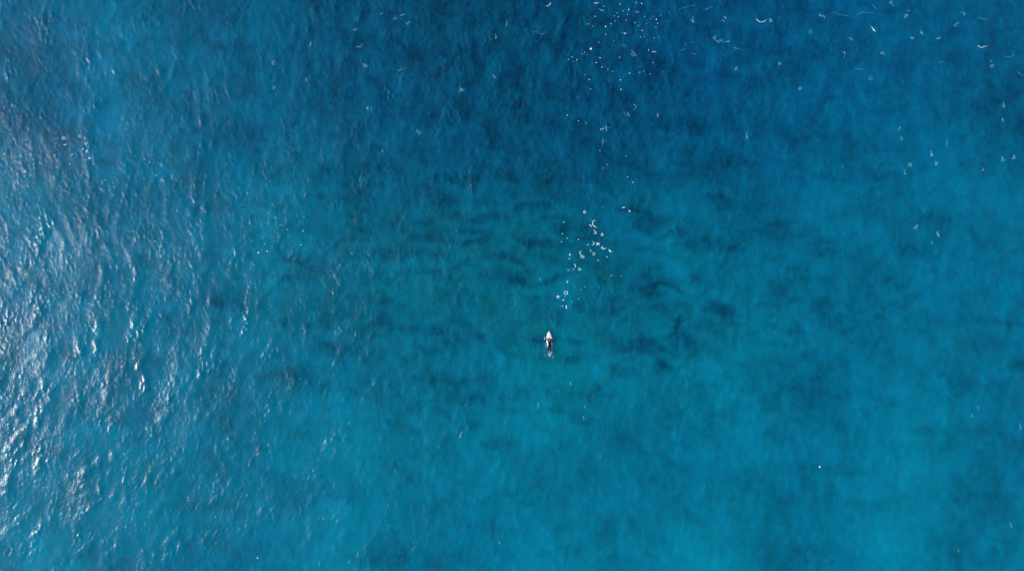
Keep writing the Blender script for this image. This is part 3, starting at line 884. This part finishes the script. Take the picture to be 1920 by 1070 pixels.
for o in small:
    a, b = o.location.x * PPM + 960, 535 - o.location.y * PPM
    for mx, my, nm in sorted(MARKS, key=lambda m: math.hypot(m[0] - a, m[1] - b))[:7]:
        dist = math.hypot(mx - a, my - b)
        if dist > 170: break
        k = DIRS[int(round(math.degrees(math.atan2(my - b, a - mx)) / 45)) % 8]
        near = 'close ' if dist < 30 else ('' if dist < 90 else 'well ')
        what = 'tiny white foam speck' if o['category'] == 'foam speck' else 'faint white foam wisp'
        lab = f'{what} {near}{k} {nm}'
        if lab not in taken and len(lab.split()) <= 16:
            taken[lab] = o; o['label'] = lab
            break
rest = {}
for o in small:
    if o['label'] not in taken: rest.setdefault(o['group'], []).append(o)
for gname, os_ in rest.items():
    what = 'foam specks' if os_[0]['category'] == 'foam speck' else 'foam wisps'
    grp = [o for o in small if o['group'] == gname]
    for word, key in (('leftmost', lambda o: o.location.x), ('rightmost', lambda o: -o.location.x), ('lowest', lambda o: o.location.y), ('topmost', lambda o: -o.location.y)):
        m = min(grp, key=key)
        if m in os_ and m['label'] not in taken:
            m['label'] = f'{word} of the ' + gname if 'specks' in gname or 'wisps' in gname else m['label']
            taken[m['label']] = m

# ------------------------------------------------------------------ splashes round the surfer
def splash(name, pts, label, seed, mat=None):
    """pts: (x px, y px, radius m, z m) clumps; each a knot of small ragged drops"""
    rr = random.Random(seed)
    cx = sum(p[0] for p in pts) / len(pts); cy = sum(p[1] for p in pts) / len(pts)
    ox, oy = px(cx, cy); oz = height(ox, oy)
    bm = bmesh.new()
    for (a, b, r, z) in pts:
        x, y = px(a, b)
        # a low ragged sheet of froth, then drops round it
        nseg = 14; mid = bm.verts.new((x - ox, y - oy, z * .5 + .02)); rim = []; low = []
        ph = rr.uniform(0, 9)
        for k in range(nseg):
            an = 2 * math.pi * k / nseg
            q = r * (0.75 + 0.55 * mnoise.noise(Vector((math.cos(an) * 1.7 + ph, math.sin(an) * 1.7, seed))) + rr.uniform(-.18, .18))
            rim.append(bm.verts.new((x - ox + q * math.cos(an), y - oy + q * math.sin(an), .025 + rr.uniform(0, .02))))
            low.append(bm.verts.new((x - ox + q * math.cos(an), y - oy + q * math.sin(an), -.03)))
        for k in range(nseg):
            bm.faces.new((mid, rim[k], rim[(k + 1) % nseg]))
            bm.faces.new((rim[k], low[k], low[(k + 1) % nseg], rim[(k + 1) % nseg]))
        bm.faces.new(low[::-1])
        for k in range(max(6, int(r * 220))):
            an, d = rr.uniform(0, 6.28), r * (0.3 + 1.2 * rr.random())
            s = rr.uniform(.006, .022) * (0.6 + r * 3)
            c = Vector((x - ox + math.cos(an) * d, y - oy + math.sin(an) * d, rr.uniform(0, z)))
            M = Matrix.Translation(c) @ Matrix.Rotation(rr.uniform(0, 3), 4, 'Z') @ Matrix.Diagonal((s * rr.uniform(.7, 1.6), s, s * .6, 1))
            bmesh.ops.create_icosphere(bm, subdivisions=1, radius=1, matrix=M)
    o = from_bm(name, bm, mat or M_foam)
    o.location = (ox, oy, oz)
    return tag(o, label, 'splash')
def zp(a, b): return 985 + a / 11.89, 600 + b / 11.89
splash('splash', [(*zp(530, 690), .09, .30), (*zp(572, 690), .09, .30), (*zp(548, 715), .13, .26), (*zp(545, 740), .17, .12), (*zp(560, 690), .07, .1), (*zp(580, 705), .08, .08), (*zp(592, 735), .08, .05),
                  (*zp(530, 760), .08, .07), (*zp(548, 785), .09, .06), (*zp(552, 800), .05, .04)],
       'white kick splash trailing behind the feet of the surfer', 1)
splash('splash', [(*zp(457, 395), .09, .10), (*zp(440, 408), .07, .08), (*zp(470, 412), .05, .08), (*zp(428, 418), .05, .05), (*zp(466, 430), .05, .05)],
       'small white splash where the left hand enters the water', 2)
splash('splash', [(*zp(470, 540), .035, .04), (*zp(455, 565), .02, .03)], 'thin splash beside the left rail of the surfboard', 3)
splash('splash', [(*zp(463, 603), .035, .04)], 'small drop of foam left of the surfboard tail', 4)
splash('splash', [(*zp(626, 820), .045, .04)], 'small round drop of foam behind the surfer at right', 5)
splash('splash', [(*zp(412, 800), .03, .04)], 'small faint drop of foam behind the surfer at left', 6)
splash('splash', [(*zp(595, 635), .035, .05), (*zp(612, 675), .025, .03)], 'thin splash by the right calf of the surfer', 7)
def wake(pts, wd, label, mat):
    foam_line('wake_streak', [[zp(*p) for p in pts]], wd, mat, label, 'wake streak', 'wake streaks behind the surfer', int(pts[0][0]))
wake([(478, 535), (458, 560), (445, 585)], .05, 'thin foam streak slanting off the left rail of the surfboard', M_thin)
wake([(440, 640), (425, 680), (408, 718)], .05, 'faint streak slanting away left of the surfer legs', M_mist)
wake([(240, 740), (246, 820), (246, 905)], .13, 'pale upright streak well to the left behind the surfer', M_mist)
wake([(455, 740), (450, 800), (420, 850)], .09, 'pale streak behind the surfer on the left', M_mist)
wake([(500, 820), (492, 870), (488, 920)], .09, 'pale streak straight behind the kick splash', M_mist)
wake([(595, 840), (610, 890), (622, 930)], .09, 'pale streak behind the kick splash on the right', M_mist)
wake([(300, 920), (312, 950)], .12, 'short pale streak farthest to the lower left behind the surfer', M_mist)
wake([(830, 830), (845, 900), (835, 960)], .10, 'pale streak far to the right behind the surfer', M_mist)
